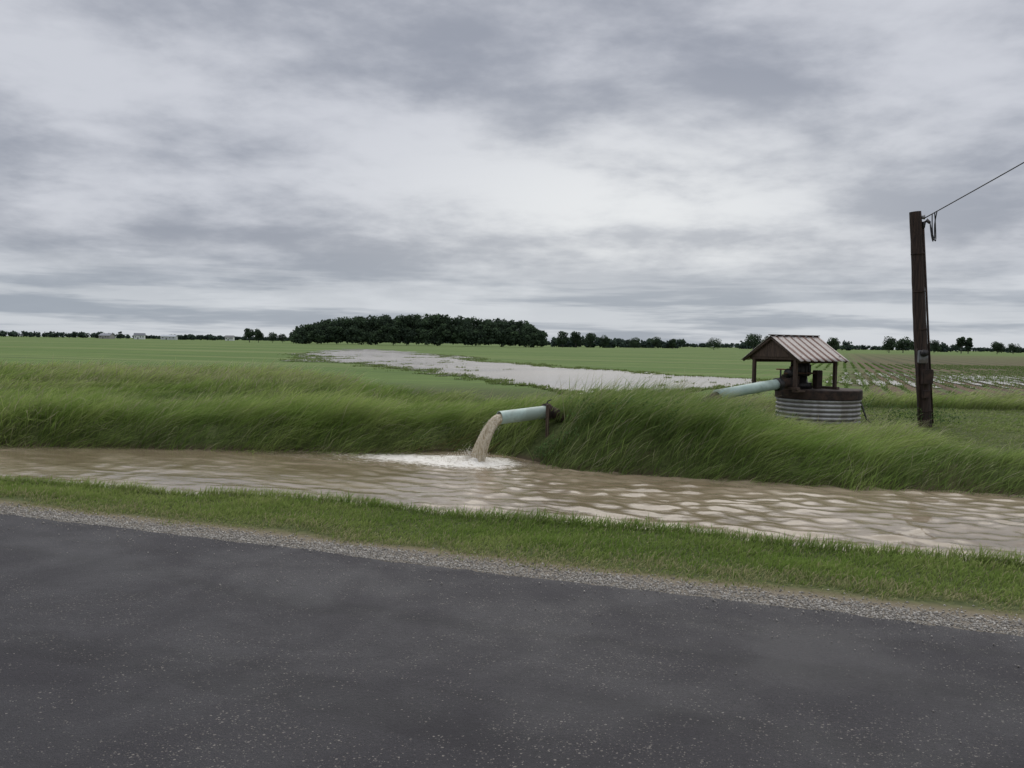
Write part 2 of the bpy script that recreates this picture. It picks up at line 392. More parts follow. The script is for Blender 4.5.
# ---------------------------------------------------------------- water
def water_mat(name, c1, c2, rough, bs, bdist, attr=False, scl=(1, 1, 1), bsc=9, csc=1.3):
    m, t, b = new_mat(name)
    tc = t.n('ShaderNodeTexCoord').outputs['Object']
    n1 = t.noise(t.mapping(tc, (.5, 1.3, 1)), csc, 5, .6, .6)
    col = t.mix(t.mr(n1, .35, .65), c4(c1), c4(c2))
    r = t.math('ADD', t.mr(n1, .3, .7, 0, .06), rough)
    if attr:
        a = t.n('ShaderNodeAttribute', attribute_name='Col').outputs['Color']
        sc = t.n('ShaderNodeSeparateColor'); t.L.new(a, sc.inputs[0]); fo = sc.outputs[0]
        fn = t.noise(t.mapping(tc, (.7, 1.2, 1)), 13, 7, .72, .9)
        fm = t.math('MULTIPLY', t.mr(t.math('ADD', fo, t.math('MULTIPLY', t.math('SUBTRACT', fn, .5), 2.6)), .35, 1.15), 1.0, clamp=True)
        fm = t.math('MULTIPLY', fm, t.mr(fo, .02, .2))
        col = t.mix(fm, col, (.80, .77, .70, 1)); r = t.math('ADD', r, t.math('MULTIPLY', fm, .5))
    t.L.new(col, b.inputs['Base Color']); t.L.new(r, b.inputs['Roughness']); b.inputs['IOR'].default_value = 1.333
    nb = t.noise(t.mapping(tc, scl), bsc, 4, .6, .4)
    t.L.new(t.bump(nb, bs, bdist), b.inputs['Normal'])
    return m
wm = water_mat('muddy_water', (.20, .155, .098), (.31, .25, .175), .05, .35, .012, True, (.6, 1.4, 1))
SU, SV = to_uv(-.62, 14.75)
r5 = np.random.default_rng(55)
WAV = [(r5.uniform(.16, .62), math.radians(72)+r5.normal(0, .42), r5.uniform(0, 6.28), r5.integers(200, 900)) for _ in range(20)]
def WZ(u, v):
    du, dv = u-SU, v-SV; r = np.hypot(du, dv)
    wx = u+.9*(fbm(u, v, .45, 91)-.5); wy = v+.9*(fbm(u, v, .45, 95)-.5)
    z = np.zeros_like(u)
    amp = .006+.017*sstep(-7.5, -2.5, u)
    for (lam, th, ph, sd_) in WAV:
        env = sstep(.40, .66, vnoise(u, v, .7/lam*.5, int(sd_)))
        p = 2*math.pi*(wx*math.cos(th)+wy*math.sin(th))/lam+ph
        z += env*(lam/.5)*(1-np.abs(np.sin(p*.5))**1.1)*.42
    z = amp*(z-1.2)
    z += .010*(fbm(u, v, 3.5, 103)-.5)
    z += .014*np.exp(-r/1.6)*np.sin(2*math.pi*r/.36+5*fbm(u, v, 1.2, 105))
    z += .13*np.exp(-(r/.55)**2)*(fbm(u, v, 5, 107)-.3)+.07*np.exp(-((du+.8)/1.2)**2-(dv/.45)**2)*(fbm(u, v, 4, 109, 5)-.4)
    return -.35+z
def WC(u, v):
    du, dv = u-SU, v-SV
    f = 1.5*np.exp(-(np.hypot(du, dv)/.55)**2)+1.05*np.exp(-((du+.8)/1.1)**2-((dv+.05)/.46)**2)+.45*np.exp(-((du+1.2)/3.0)**2-((dv+.3)/1.0)**2)
    f = np.clip(f, 0, 1); return np.stack([f, f, f], -1)
grid_mesh('ditch_water', np.concatenate([-geo(22, 60, 60)[::-1], np.arange(-21.9, 8, .04), geo(8.1, 60, 60)]), np.arange(7.6, 15.6, .04), WZ, wm, WC)

# standing water in the field: every cell below the flood line, shore broken up by crop and soil clods
pm = water_mat('flood_water', (.24, .20, .148), (.33, .285, .22), .14, .35, .05, False, (.15, 1, 1), 2.2, .12)
tufts = []
def flood(name, ys, xsl, xsr, ya, yb, xa, xb, ny, nx, k1, k2, rowk, th_=.25, nt=4000):
    Y = geo(ya, yb, ny)[None, :]*np.ones((nx, 1)); s = np.linspace(0, 1, nx)[:, None]
    X = (np.interp(Y, ys, xsl)-xa)*(1-s)+(np.interp(Y, ys, xsr)+xb)*s
    xl = np.interp(Y, ys, xsl); xr = np.interp(Y, ys, xsr)
    dd = np.minimum(np.minimum(X-xl, xr-X)/(Y*.03), np.minimum(Y-ys[0], ys[-1]-Y)/(Y*.06))
    uu, vv = to_uv(X, Y)
    nz = (fbm(X, Y*.5, .2, 301, 5)-.5)*k1+(fbm(X*1.0, Y*.35, .9, 311, 5)-.5)*k2+rowk*np.sin(2*math.pi*uu/.76)
    val = np.minimum(dd, 1.8)*.8+nz; mk = val > th_
    P = np.stack([X, Y, .035+0*X], -1).reshape(-1, 3); idx = np.arange(X.size).reshape(X.shape)
    q = np.stack([idx[:-1, :-1], idx[1:, :-1], idx[1:, 1:], idx[:-1, 1:]], -1)[mk[:-1, :-1]]
    make_mesh(name, P, q.ravel(), np.arange(len(q))*4, pm)
    sh = np.argwhere((np.abs(val-th_) < .30) & (Y < 120))
    if len(sh):
        sel = sh[rng.integers(0, len(sh), nt)]; tufts.append(np.stack([X[sel[:, 0], sel[:, 1]], Y[sel[:, 0], sel[:, 1]]], -1))
flood('flood_pond', [30, 35, 40, 45, 51, 60, 69, 88, 105, 119, 150, 165, 185], [2.5, 1, -1.5, -4, -6.7, -10.8, -16, -22, -26, -28, -31, -33, -34.5],
      [5, 9, 12.5, 14, 8.5, 4.5, 2.0, -3.3, -7, -10.5, -19, -23, -29], 29, 190, 2.5, 2.5, 520, 620, 2.3, 2.6, .3, .25, 8000)
flood('flood_pond', [39, 43, 50, 60], [14, 14.5, 18, 24], [29, 34, 40, 43], 38, 61, 1, 2, 180, 1200, 4.6, 2.6, .9, 1.15, 2500)
TF = np.repeat(np.concatenate(tufts), 3, 0); TF = TF+rng.normal(0, .08, TF.shape); n = len(TF)
tk = rng.uniform(.8, 1.2, (n, 1))
blades('flooded_crop_tufts', np.stack([TF[:, 0], TF[:, 1], np.zeros(n)], -1), rng.uniform(.06, .17, n), rng.uniform(.02, .04, n), rng.normal(0, .5, (n, 2)),
       np.ones((n, 3))*[.10, .13, .045], np.array([.20, .27, .085])*tk, 1.4)

# ---------------------------------------------------------------- prop helpers
def link(o, parent=None):
    scene.collection.objects.link(o)
    if parent: o.parent = parent
    return o
def empty(name, loc=(0, 0, 0)):
    e_ = bpy.data.objects.new(name, None); e_.location = loc; e_.empty_display_size = .2; scene.collection.objects.link(e_); return e_
def bmobj(name, bm, mat, parent=None, smooth=False):
    bmesh.ops.recalc_face_normals(bm, faces=bm.faces)
    me = bpy.data.meshes.new(name); bm.to_mesh(me); bm.free(); me.materials.append(mat)
    if smooth:
        for p in me.polygons: p.use_smooth = True
    o = bpy.data.objects.new(name, me); return link(o, parent)
def box(name, c, s, mat, parent=None, rz=0, bev=.006, ry=0, rx=0):
    bm = bmesh.new(); bmesh.ops.create_cube(bm, size=1)
    bmesh.ops.scale(bm, vec=s, verts=bm.verts)
    if bev: bmesh.ops.bevel(bm, geom=bm.edges[:], offset=bev, segments=2, affect='EDGES')
    o = bmobj(name, bm, mat, parent); o.location = c; o.rotation_euler = (rx, ry, rz); return o
def tube(name, pts, rad, mat, parent=None, seg=20, caps=True, inner=None):
    pts = [Vector(p) for p in pts]; rads = rad if hasattr(rad, '__len__') else [rad]*len(pts)
    bm = bmesh.new(); rings = []
    for i, p in enumerate(pts):
        d = (pts[min(i+1, len(pts)-1)]-pts[max(i-1, 0)]).normalized()
        ref = Vector((0, 0, 1)) if abs(d.z) < .9 else Vector((1, 0, 0))
        a = d.cross(ref).normalized(); b_ = a.cross(d)
        rings.append([bm.verts.new(p+(a*math.cos(2*math.pi*k/seg)+b_*math.sin(2*math.pi*k/seg))*rads[i]) for k in range(seg)])
    for r0, r1 in zip(rings, rings[1:]):
        for k in range(seg): bm.faces.new((r0[k], r0[(k+1) % seg], r1[(k+1) % seg], r1[k]))
    if caps: bm.faces.new(rings[0]); bm.faces.new(rings[-1])
    return bmobj(name, bm, mat, parent, True)
def fix_flat(o, ang=40):
    me = o.data
    me.set_sharp_from_angle(angle=math.radians(ang)) if hasattr(me, 'set_sharp_from_angle') else None

pvc = noisy_mat('weathered_green_pipe', (.36, .47, .42), (.48, .59, .53), 3, .45, 0, .05, (1, 1, 1), .3, .7, (.30, .37, .32))
rust = noisy_mat('rusty_steel', (.05, .028, .018), (.12, .065, .038), 9, .8, .2, .4)
rustd = noisy_mat('rusty_dark_steel', (.022, .014, .011), (.06, .035, .024), 9, .85, .1, .4)
dark = noisy_mat('dark_greasy_metal', (.018, .018, .02), (.05, .045, .042), 8, .5, .4, .3)
galv = noisy_mat('galvanised_steel', (.16, .165, .17), (.26, .27, .28), 4, .5, .4, .1, (1, 1, 1), .3, .7, (.14, .12, .10))
wood = noisy_mat('weathered_wood', (.05, .032, .024), (.11, .072, .052), 7, .85, 0, .6, (6, 6, .6))
polew = noisy_mat('creosote_pole_wood', (.016, .010, .008), (.06, .036, .026), 5, .85, 0, .9, (9, 9, .35))
redp = noisy_mat('faded_red_paint', (.10, .025, .018), (.16, .045, .03), 8, .6, 0, .2)
black = noisy_mat('black_cable', (.015, .015, .015), (.03, .03, .03), 10, .5)

# ---------------------------------------------------------------- discharge pipe
pipe = empty('discharge_pipe', (0.2, 15.2, .42)); bpy.context.view_layer.update()
def P0(o): o.matrix_parent_inverse = pipe.matrix_world.inverted(); return o
A = Vector((-.21, 15.0, .40)); B = Vector((.62, 15.5, .475)); d = (B-A).normalized()
R_ = .115
bm = bmesh.new(); seg = 32; a_ = d.cross(Vector((0, 0, 1))).normalized(); b_ = a_.cross(d)
def ring(p, r): return [bm.verts.new(p+(a_*math.cos(2*math.pi*k/seg)+b_*math.sin(2*math.pi*k/seg))*r) for k in range(seg)]
rs = [ring(A+d*.5, R_-.014), ring(A, R_-.014), ring(A, R_), ring(A+d*.4, R_), ring(B, R_)]
for r0, r1 in zip(rs, rs[1:]):
    for k in range(seg): bm.faces.new((r0[k], r0[(k+1) % seg], r1[(k+1) % seg], r1[k]))
o = P0(bmobj('outlet_barrel', bm, pvc, pipe, True)); fix_flat(o)
P0(tube('flange_1', [B-d*.02, B+d*.02], .155, rustd, pipe)); P0(tube('flange_2', [B+d*.035, B+d*.07], .15, rustd, pipe))
for k in range(8):
    q0 = B+(a_*math.cos(k*.785)+b_*math.sin(k*.785))*.134
    P0(tube('bolt_%d' % (k+1), [q0-d*.04, q0+d*.09], .011, dark, pipe, 6))
P0(box('support_stake', (.64, 15.30, .32), (.05, .05, .60), wood, pipe, .3))
P0(tube('valve_lever', [B+Vector((0, 0, .12)), B+Vector((.04, .02, .20)), B+Vector((.1, .03, .22))], .012, dark, pipe, 8))
E1 = B+d*.07
P0(tube('buried_run', [E1, E1+d*.12+Vector((0, 0, -.05)), E1+d*.35+Vector((0, 0, -.22)), Vector((2.2, 16.5, .20)), Vector((3.6, 17.6, .34)), Vector((4.1, 17.95, .55)), Vector((4.35, 18.1, .66))], .11, rustd, pipe, 24))
P0(tube('upper_run', [Vector((4.3, 18.08, .68)), Vector((5.5, 18.85, .84)), Vector((5.9, 19.1, .885))], .115, pvc, pipe, 24))
P0(tube('upper_collar', [Vector((5.86, 19.07, .88)), Vector((5.96, 19.14, .89))], .145, dark, pipe, 24))
P0(tube('pump_elbow', [Vector((5.94, 19.13, .888)), Vector((6.15, 19.3, .91)), Vector((6.45, 19.6, .93))], .105, rustd, pipe, 24))

# falling water
m, t, b = new_mat('falling_muddy_water')
obj = t.n('ShaderNodeTexCoord').outputs['Object']
nn = t.noise(t.mapping(obj, (30, 30, 1.6)), 1.6, 6, .6, .5)
col = t.mix(t.mr(nn, .32, .68), (.32, .25, .15, 1), (.66, .59, .45, 1))
t.L.new(col, b.inputs['Base Color']); b.inputs['Roughness'].default_value = .25; b.inputs['IOR'].default_value = 1.33
t.L.new(t.bump(nn, .6, .015), b.inputs['Normal'])
hv = Vector((-d.x, -d.y, 0)).normalized()*1.22; side = Vector((-hv.y, hv.x, 0)).normalized()
bm = bmesh.new(); rings = []; NS = 36; sg = 48; r2 = np.random.default_rng(3); ph = r2.uniform(0, 6.28, 12)
for i in range(NS+1):
    tt = .41*i/NS; p = A+d*.03+hv*tt+Vector((0, 0, -.02-4.905*tt*tt))
    vel = (hv+Vector((0, 0, -9.81*tt-.12))).normalized(); nrm = side.cross(vel).normalized(); fr = i/NS
    rr = []
    for k in range(sg):
        th = 2*math.pi*k/sg
        rag = 1+(.05+.14*fr)*math.sin(5*th+ph[0]+2*fr)+(.03+.08*fr)*math.sin(9*th+ph[1]-3*fr)+.07*fr*math.sin(15*th+5*fr+ph[3])
        rw = (.098+.045*fr**1.6)*rag; rh = (.090-.02*fr+.04*fr**3)*rag
        rr.append(bm.verts.new(p+side*math.cos(th)*rw+nrm*math.sin(th)*rh))
    rings.append(rr)
for r0, r1 in zip(rings, rings[1:]):
    for k in range(sg): bm.faces.new((r0[k], r0[(k+1) % sg], r1[(k+1) % sg], r1[k]))
bm.faces.new(rings[0])
bmobj('water_outflow', bm, m, None, True)
nd = 2400; th = rng.uniform(0, 6.28, nd); rr = np.abs(rng.normal(0, .22, nd))
dx = -.62+rr*np.cos(th)*1.4-.1; dy = 14.75+rr*np.sin(th); dz = -.33+np.abs(rng.normal(0, .10, nd))*np.exp(-rr*2)
kf = rng.random(nd) < .35; tt = rng.uniform(.08, .41, nd)
sidec = rng.normal(0, .11, nd)
dx = np.where(kf, A.x+hv.x*tt+side.x*sidec, dx); dy = np.where(kf, A.y+hv.y*tt+side.y*sidec, dy); dz = np.where(kf, A.z-4.905*tt*tt+rng.normal(0, .05, nd)-.05, dz)
ds = rng.uniform(.003, .009, nd)
P = (np.stack([dx, dy, dz], -1)[:, None]+octa[None]*ds[:, None, None]).reshape(-1, 3)
F = (of[None]+np.arange(nd)[:, None, None]*6).reshape(-1)
make_mesh('splash_spray', P, F, np.arange(nd*8)*3, vcol_mat('spray', .2, 0, .5), np.ones((nd*6, 3))*[.66, .61, .52], True)

# ---------------------------------------------------------------- pump house
ph_ = empty('pump_house', (7.0, 20, 0)); bpy.context.view_layer.update()
def PH(o): o.matrix_parent_inverse = ph_.matrix_world.inverted(); return o
TC = Vector((7.13, 20.0, 0)); TR = .93
bm = bmesh.new(); seg = 96; rings = []; zs = np.linspace(-.25, .56, 90)
for zz in zs:
    r = TR+.016*math.sin(2*math.pi*zz/.0975)
    rings.append([bm.verts.new((TC.x+r*math.cos(2*math.pi*k/seg), TC.y+r*math.sin(2*math.pi*k/seg), zz)) for k in range(seg)])
for r0, r1 in zip(rings, rings[1:]):
    for k in range(seg): bm.faces.new((r0[k], r0[(k+1) % seg], r1[(k+1) % seg], r1[k]))
m, t, b = new_mat('corrugated_culvert_steel')
tc = t.n('ShaderNodeTexCoord').outputs['Object']; sp = t.n('ShaderNodeSeparateXYZ'); t.L.new(tc, sp.inputs[0])
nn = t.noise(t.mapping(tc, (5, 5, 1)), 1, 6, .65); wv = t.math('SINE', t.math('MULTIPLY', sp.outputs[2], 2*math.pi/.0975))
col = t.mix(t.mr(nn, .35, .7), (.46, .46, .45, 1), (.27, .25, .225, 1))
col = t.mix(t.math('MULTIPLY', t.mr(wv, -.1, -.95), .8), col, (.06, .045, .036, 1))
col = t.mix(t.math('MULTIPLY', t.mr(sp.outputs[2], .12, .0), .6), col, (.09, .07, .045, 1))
t.L.new(col, b.inputs['Base Color']); b.inputs['Metallic'].default_value = .2; b.inputs['Roughness'].default_value = .55
PH(bmobj('culvert_tank', bm, m, ph_, True))
bm = bmesh.new(); rings = []
for (r, zz) in [(.90, .545), (.955, .545), (.965, .56), (.965, .74), (.95, .76), (0.02, .77)]:
    rings.append([bm.verts.new((TC.x+r*math.cos(2*math.pi*k/64), TC.y+r*math.sin(2*math.pi*k/64), zz)) for k in range(64)])
for r0, r1 in zip(rings, rings[1:]):
    for k in range(64): bm.faces.new((r0[k], r0[(k+1) % 64], r1[(k+1) % 64], r1[k]))
PH(bmobj('rusty_rim_deck', bm, rustd, ph_))
AL = math.radians(28); rd = Vector((math.cos(AL), math.sin(AL), 0)); gd = Vector((math.sin(AL), -math.cos(AL), 0))
RC = Vector((6.54, 20.0, 0)); L_, W_ = 1.46, 1.75; ez, az = 1.43, 1.96
def RP(a, b_, z): return RC+rd*a+gd*b_+Vector((0, 0, z))
rz = AL
for i, (a, b_) in enumerate([(-.62, -.62), (-.62, .66), (.62, .66), (.62, -.62)]):
    p = RP(a, b_, 1.10); PH(box('post_%d' % (i+1), p, (.075, .075, .78), wood, ph_, rz))
for i, a in enumerate((-.62, .62)):
    PH(box('sill_%d' % (i+1), RP(a, .02, .795), (.09, 1.5, .06), wood, ph_, rz)); PH(box('tie_%d' % (i+1), RP(a, .02, 1.475), (.06, 1.55, .09), wood, ph_, rz))
for i, b_ in enumerate((-.62, .66)):
    PH(box('side_sill_%d' % (i+1), RP(0, b_, .735), (1.36, .08, .05), wood, ph_, rz)); PH(box('plate_%d' % (i+1), RP(0, b_, 1.40), (1.3, .055, .08), wood, ph_, rz))
for nm_, a in (('gable_board', -.66), ('gable_board_rear', .66)):
    bm = bmesh.new(); f_ = [RP(a+s*.012, q[0], q[1]) for s in (-1, 1) for q in ((-.80, 1.49), (.80, 1.49), (0, 1.93))]
    vs = [bm.verts.new(p) for p in f_]; bm.faces.new(vs[:3]); bm.faces.new(vs[3:])
    for k in range(3): bm.faces.new((vs[k], vs[(k+1) % 3], vs[3+(k+1) % 3], vs[3+k]))
    PH(bmobj(nm_, bm, wood, ph_))
m, t, b = new_mat('rust_streaked_roof_tin')
tc = t.n('ShaderNodeTexCoord').outputs['Object']
at = t.n('ShaderNodeAttribute', attribute_name='Col').outputs['Color']; sc = t.n('ShaderNodeSeparateColor'); t.L.new(at, sc.inputs[0])
nn = t.noise(tc, 5, 6, .65); n2 = t.noise(tc, 30, 4, .6)
tin = t.mix(t.mr(n2, .3, .7), (.38, .34, .31, 1), (.52, .475, .43, 1)); ru = t.mix(n2, (.10, .05, .035, 1), (.19, .10, .07, 1))
fac = t.mr(t.math('ADD', sc.outputs[0], t.math('MULTIPLY', t.math('SUBTRACT', nn, .5), .9)), .42, .66)
t.L.new(t.mix(fac, tin, ru), b.inputs['Base Color']); b.inputs['Roughness'].default_value = .6; b.inputs['Metallic'].default_value = .1
for nm_, sgn in (('roof_slope_front', 1), ('roof_slope_back', -1)):
    na, nb = 121, 8; V = []; Cc = []
    for i in range(na):
        s = i/(na-1); a = -L_/2-.03+(L_+.06)*s; phs = (s*7) % 1
        rib = .022*max(0, 1-abs(phs-.5)/.12) if abs(phs-.5) < .12 else 0
        rustc = 1.0 if abs(phs-.62) < .2 else .2
        for j in range(nb):
            tt = j/(nb-1); bb = sgn*(tt*(W_/2+.06)); zz = az-(az-ez)*tt*(W_/2+.06)/(W_/2)+rib+.012+.004*math.sin(s*40+tt*5)
            V.append(RP(a, bb, zz)); Cc.append((rustc*(.7+.4*tt),)*3)
    idx = np.arange(na*nb).reshape(na, nb)
    q = np.stack([idx[:-1, :-1], idx[1:, :-1], idx[1:, 1:], idx[:-1, 1:]], -1).reshape(-1, 4)
    o = make_mesh(nm_, np.array([tuple(p) for p in V]), q.ravel(), np.arange(len(q))*4, m, np.array(Cc)); o.parent = ph_; PH(o)
    sm = o.modifiers.new('thick', 'SOLIDIFY'); sm.thickness = .008
PH(box('ridge_cap', RP(0, 0, az+.03), (L_+.08, .12, .02), rust, ph_, rz))
for i, sgn in enumerate((1, -1)):
    for j, a in enumerate((-.72, .72)):
        p1 = RP(a, 0, az-.04); p2 = RP(a, sgn*.88, ez-.04)
        o = tube('rake_board_%d%d' % (i, j), [p1, p2], .03, wood, ph_, 4); PH(o)
pc = RP(.18, .05, 0)
PH(tube('pump_head', [(pc.x, pc.y, .77), (pc.x, pc.y, .90), (pc.x, pc.y, .905), (pc.x, pc.y, 1.05)], [.26, .26, .17, .15], dark, ph_, 28))
PH(tube('motor_body', [(pc.x, pc.y, 1.05), (pc.x, pc.y, 1.08), (pc.x, pc.y, 1.34), (pc.x, pc.y, 1.38), (pc.x, pc.y, 1.42)], [.19, .21, .21, .16, .06], dark, ph_, 28))
for k in range(14):
    a = k*2*math.pi/14; PH(box('motor_fin_%d' % (k+1), (pc.x+.215*math.cos(a), pc.y+.215*math.sin(a), 1.2), (.03, .012, .24), dark, ph_, a, .002))
q = RP(-.25, .15, .93); PH(box('gearbox', q, (.34, .30, .32), rustd, ph_, rz, .03))
PH(tube('gear_shaft', [q, (pc.x, pc.y, 1.0)], .05, dark, ph_))
PH(tube('exhaust_stub', [q+Vector((0, 0, .1)), q+Vector((0, 0, .33)), q+Vector((.08, .02, .38))], .03, rust, ph_, 12))
q = RP(.46, .3, .98); PH(box('control_cabinet', q, (.2, .14, .42), rustd, ph_, rz, .015))
PH(tube('cross_shaft', [RP(-.6, .3, 1.12), RP(.6, .3, 1.12)], .022, rust, ph_, 10))
PH(tube('belt_pulley', [RP(-.5, .30, 1.12), RP(-.44, .30, 1.12)], .11, dark, ph_, 24))
q = Vector((5.98, 19.15, 1.0)); PH(tube('valve_stem', [q-Vector((0, 0, .1)), q+Vector((0, 0, .22))], .02, dark, ph_, 10))
bm = bmesh.new()
ringv = [[bm.verts.new(q+Vector(((.09+.013*math.cos(b2))*math.cos(a2), (.09+.013*math.cos(b2))*math.sin(a2), .22+.013*math.sin(b2)))) for b2 in np.linspace(0, 2*math.pi, 8, False)] for a2 in np.linspace(0, 2*math.pi, 24, False)]
for i in range(24):
    for j in range(8): bm.faces.new((ringv[i][j], ringv[(i+1) % 24][j], ringv[(i+1) % 24][(j+1) % 8], ringv[i][(j+1) % 8]))
PH(bmobj('valve_handwheel', bm, redp, ph_, True))
PH(box('handwheel_spoke_1', q+Vector((0, 0, .22)), (.18, .015, .012), redp, ph_, 0, .002)); PH(box('handwheel_spoke_2', q+Vector((0, 0, .22)), (.015, .18, .010), redp, ph_, 0, .002))
PH(tube('conduit', [(8.0, 19.8, .6), (8.15, 19.7, .1), (8.3, 19.5, -.1)], .02, dark, ph_, 8))

# ---------------------------------------------------------------- pole with service drop
pl = empty('utility_pole', (9.04, 18.7, 0)); bpy.context.view_layer.update()
def PL(o): o.matrix_parent_inverse = pl.matrix_world.inverted(); return o
Pb = Vector((9.06, 18.72, -.4)); Pt = Vector((8.63, 18.7, 4.67)); pd = (Pt-Pb)
pts = []; rr = []
for i in range(25):
    s = i/24; pts.append(Pb+pd*s+Vector((.008*math.sin(s*9), 0, 0))); rr.append(.148-.026*s+.003*math.sin(i*2.3))
o = PL(tube('shaft', pts, rr, polew, pl, 20)); fix_flat(o, 50)
def on(s, dx=0, dy=0): return Pb+pd*s+Vector((dx, dy, 0))
PL(tube('conduit_right', [on(.10, .15, -.06), on(.5, .14, -.06), on(.93, .135, -.06)], .022, rustd, pl, 10))
PL(tube('conduit_left', [on(.10, -.13, -.09), on(.42, -.135, -.09)], .022, rustd, pl, 10))
PL(tube('weatherhead', [on(.93, .135, -.06), on(.955, .15, -.06), on(.962, .20, -.10), on(.95, .25, -.13)], [.03, .045, .045, .03], dark, pl, 12))
PL(box('meter_socket', on(.385, -.07, -.2), (.19, .11, .28), galv, pl, 0, .015))
PL(tube('meter_glass', [on(.40, -.07, -.25), on(.40, -.07, -.34)], [.08, .065], dark, pl, 24))
PL(box('disconnect_box', on(.30, .0, -.21), (.22, .12, .32), rustd, pl, 0, .012))
PL(box('disconnect_handle', on(.31, .125, -.21), (.03, .03, .14), dark, pl, 0, .005))
PL(box('junction_box', on(.225, -.03, -.19), (.15, .09, .17), rustd, pl, 0, .01))
for i, s in enumerate((.15, .5, .66, .82)): PL(tube('strap_%d' % (i+1), [on(s, .01, -.01), on(s+.004, .01, -.01)], .156-.02*s, rustd, pl, 20))
PL(tube('insulator', [on(.975, .10, -.06), on(.975, .16, -.1)], [.035, .05], galv, pl, 12))
W0 = on(.972, .16, -.1); W1 = Vector((13.6, 2.4, 9.75))
wp_ = []
for i in range(41):
    s = i/40; p = W0.lerp(W1, s); p.z -= 4*.12*s*(1-s); wp_.append(p)
PL(tube('service_wire', wp_, .011, black, pl, 6))
for kk, off in enumerate((.0, .03, -.025)):
    st_ = W0.lerp(W1, .012+.004*kk); en = on(.95, .25, -.13)
    lp = [st_, st_.lerp(en, .25)+Vector((.02+off, 0, -.22)), st_.lerp(en, .5)+Vector((.06+off, 0, -.48)), st_.lerp(en, .8)+Vector((.03+off, 0, -.30-off)), en]
    cv = []
    for i in range(21):
        s = i/20*4; i0 = min(int(s), 3); f_ = s-i0
        p0, p1, p2, p3 = lp[max(i0-1, 0)], lp[i0], lp[i0+1], lp[min(i0+2, 4)]
        cv.append(.5*((2*p1)+(-p0+p2)*f_+(2*p0-5*p1+4*p2-p3)*f_*f_+(-p0+3*p1-3*p2+p3)*f_**3))
    PL(tube('drip_loop_%d' % (kk+1), cv, .011, black, pl, 6))
p2_ = empty('utility_pole.001', (13.6, 2.4, 0)); bpy.context.view_layer.update()
def P2(o): o.matrix_parent_inverse = p2_.matrix_world.inverted(); return o
P2(tube('shaft', [(13.75, 2.35, -.5), (13.75, 2.35, 10.1)], [.17, .12], polew, p2_, 20)); P2(box('crossarm', (13.75, 2.35, 9.85), (.1, 2.2, .12), wood, p2_, 0))
for i, dy_ in enumerate((-1, -.4, 1)): P2(tube('insulator_%d' % (i+1), [(13.75, 2.35+dy_, 9.91), (13.75, 2.35+dy_, 10.03)], [.05, .03], galv, p2_, 10))

# ---------------------------------------------------------------- trees
leafm = vcol_mat('tree_foliage', .8, .2, .1); bark = noisy_mat('bark', (.03, .025, .02), (.07, .06, .05), 3)
def crown_pts(cx, cy, z0, z1, r, n, lobes=9):
    pts = []; cols = []
    lob = []
    for i in range(lobes):
        a = rng.uniform(0, 6.28); h = rng.uniform(.18, .88); rr = r*(.62*math.sin(math.pi*min(h*.9+.1, 1))**.6)*rng.uniform(.4, 1)
        lob.append((cx+rr*math.cos(a), cy+rr*math.sin(a), z0+(z1-z0)*h, r*rng.uniform(.28, .5), rng.uniform(.65, 1.35)))
    k = n//lobes
    for (lx, ly, lz, lr, br) in lob:
        dv = rng.normal(0, 1, (k, 3)); dv /= np.linalg.norm(dv, axis=1)[:, None]; q = rng.uniform(.55, 1.08, (k, 1))
        P = np.array([lx, ly, lz])+dv*q*lr*np.array([1, 1, .85]); pts.append(P)
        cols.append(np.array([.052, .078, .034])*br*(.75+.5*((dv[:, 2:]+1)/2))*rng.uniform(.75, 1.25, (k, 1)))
    P = np.concatenate(pts); Cc = np.concatenate(cols); k_ = (P[:, 2] > z0*.6) & (P[:, 2] < z1*1.05+.3)
    return P[k_], Cc[k_]
def tree(name, x, y, h, wd, n=1800, haze=0.0, size=None, low=.18):
    r = wd/2; e_ = empty(name, (x, y, -.1)); bpy.context.view_layer.update()
    bm = bmesh.new()
    def limb(p, q, r0, r1):
        p, q = Vector(p), Vector(q); dd = (q-p).normalized(); a = dd.orthogonal().normalized(); b_ = dd.cross(a)
        A1 = [bm.verts.new(p+(a*math.cos(k*1.047)+b_*math.sin(k*1.047))*r0) for k in range(6)]; B1 = [bm.verts.new(q+(a*math.cos(k*1.047)+b_*math.sin(k*1.047))*r1) for k in range(6)]
        for k in range(6): bm.faces.new((A1[k], A1[(k+1) % 6], B1[(k+1) % 6], B1[k]))
    tr_ = h*.03
    limb((x, y, -.3), (x+.02*h, y, h*.4), tr_, tr_*.7); limb((x+.02*h, y, h*.4), (x, y, h*.85), tr_*.7, tr_*.2)
    for i in range(6):
        a = rng.uniform(0, 6.28); zz = h*rng.uniform(.25, .5); limb((x, y, zz), (x+r*.7*math.cos(a), y+r*.7*math.sin(a), zz+h*rng.uniform(.15, .35)), tr_*.4, tr_*.1)
    o = bmobj('trunk_and_limbs', bm, bark, e_); o.matrix_parent_inverse = e_.matrix_world.inverted()
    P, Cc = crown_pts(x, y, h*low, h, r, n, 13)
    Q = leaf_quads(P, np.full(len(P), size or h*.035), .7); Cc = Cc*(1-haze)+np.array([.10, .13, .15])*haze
    o = make_mesh('crown', Q.reshape(-1, 3), np.arange(len(P)*4), np.arange(len(P))*4, leafm, np.repeat(Cc, 4, 0)); o.parent = e_; o.matrix_parent_inverse = e_.matrix_world.inverted()
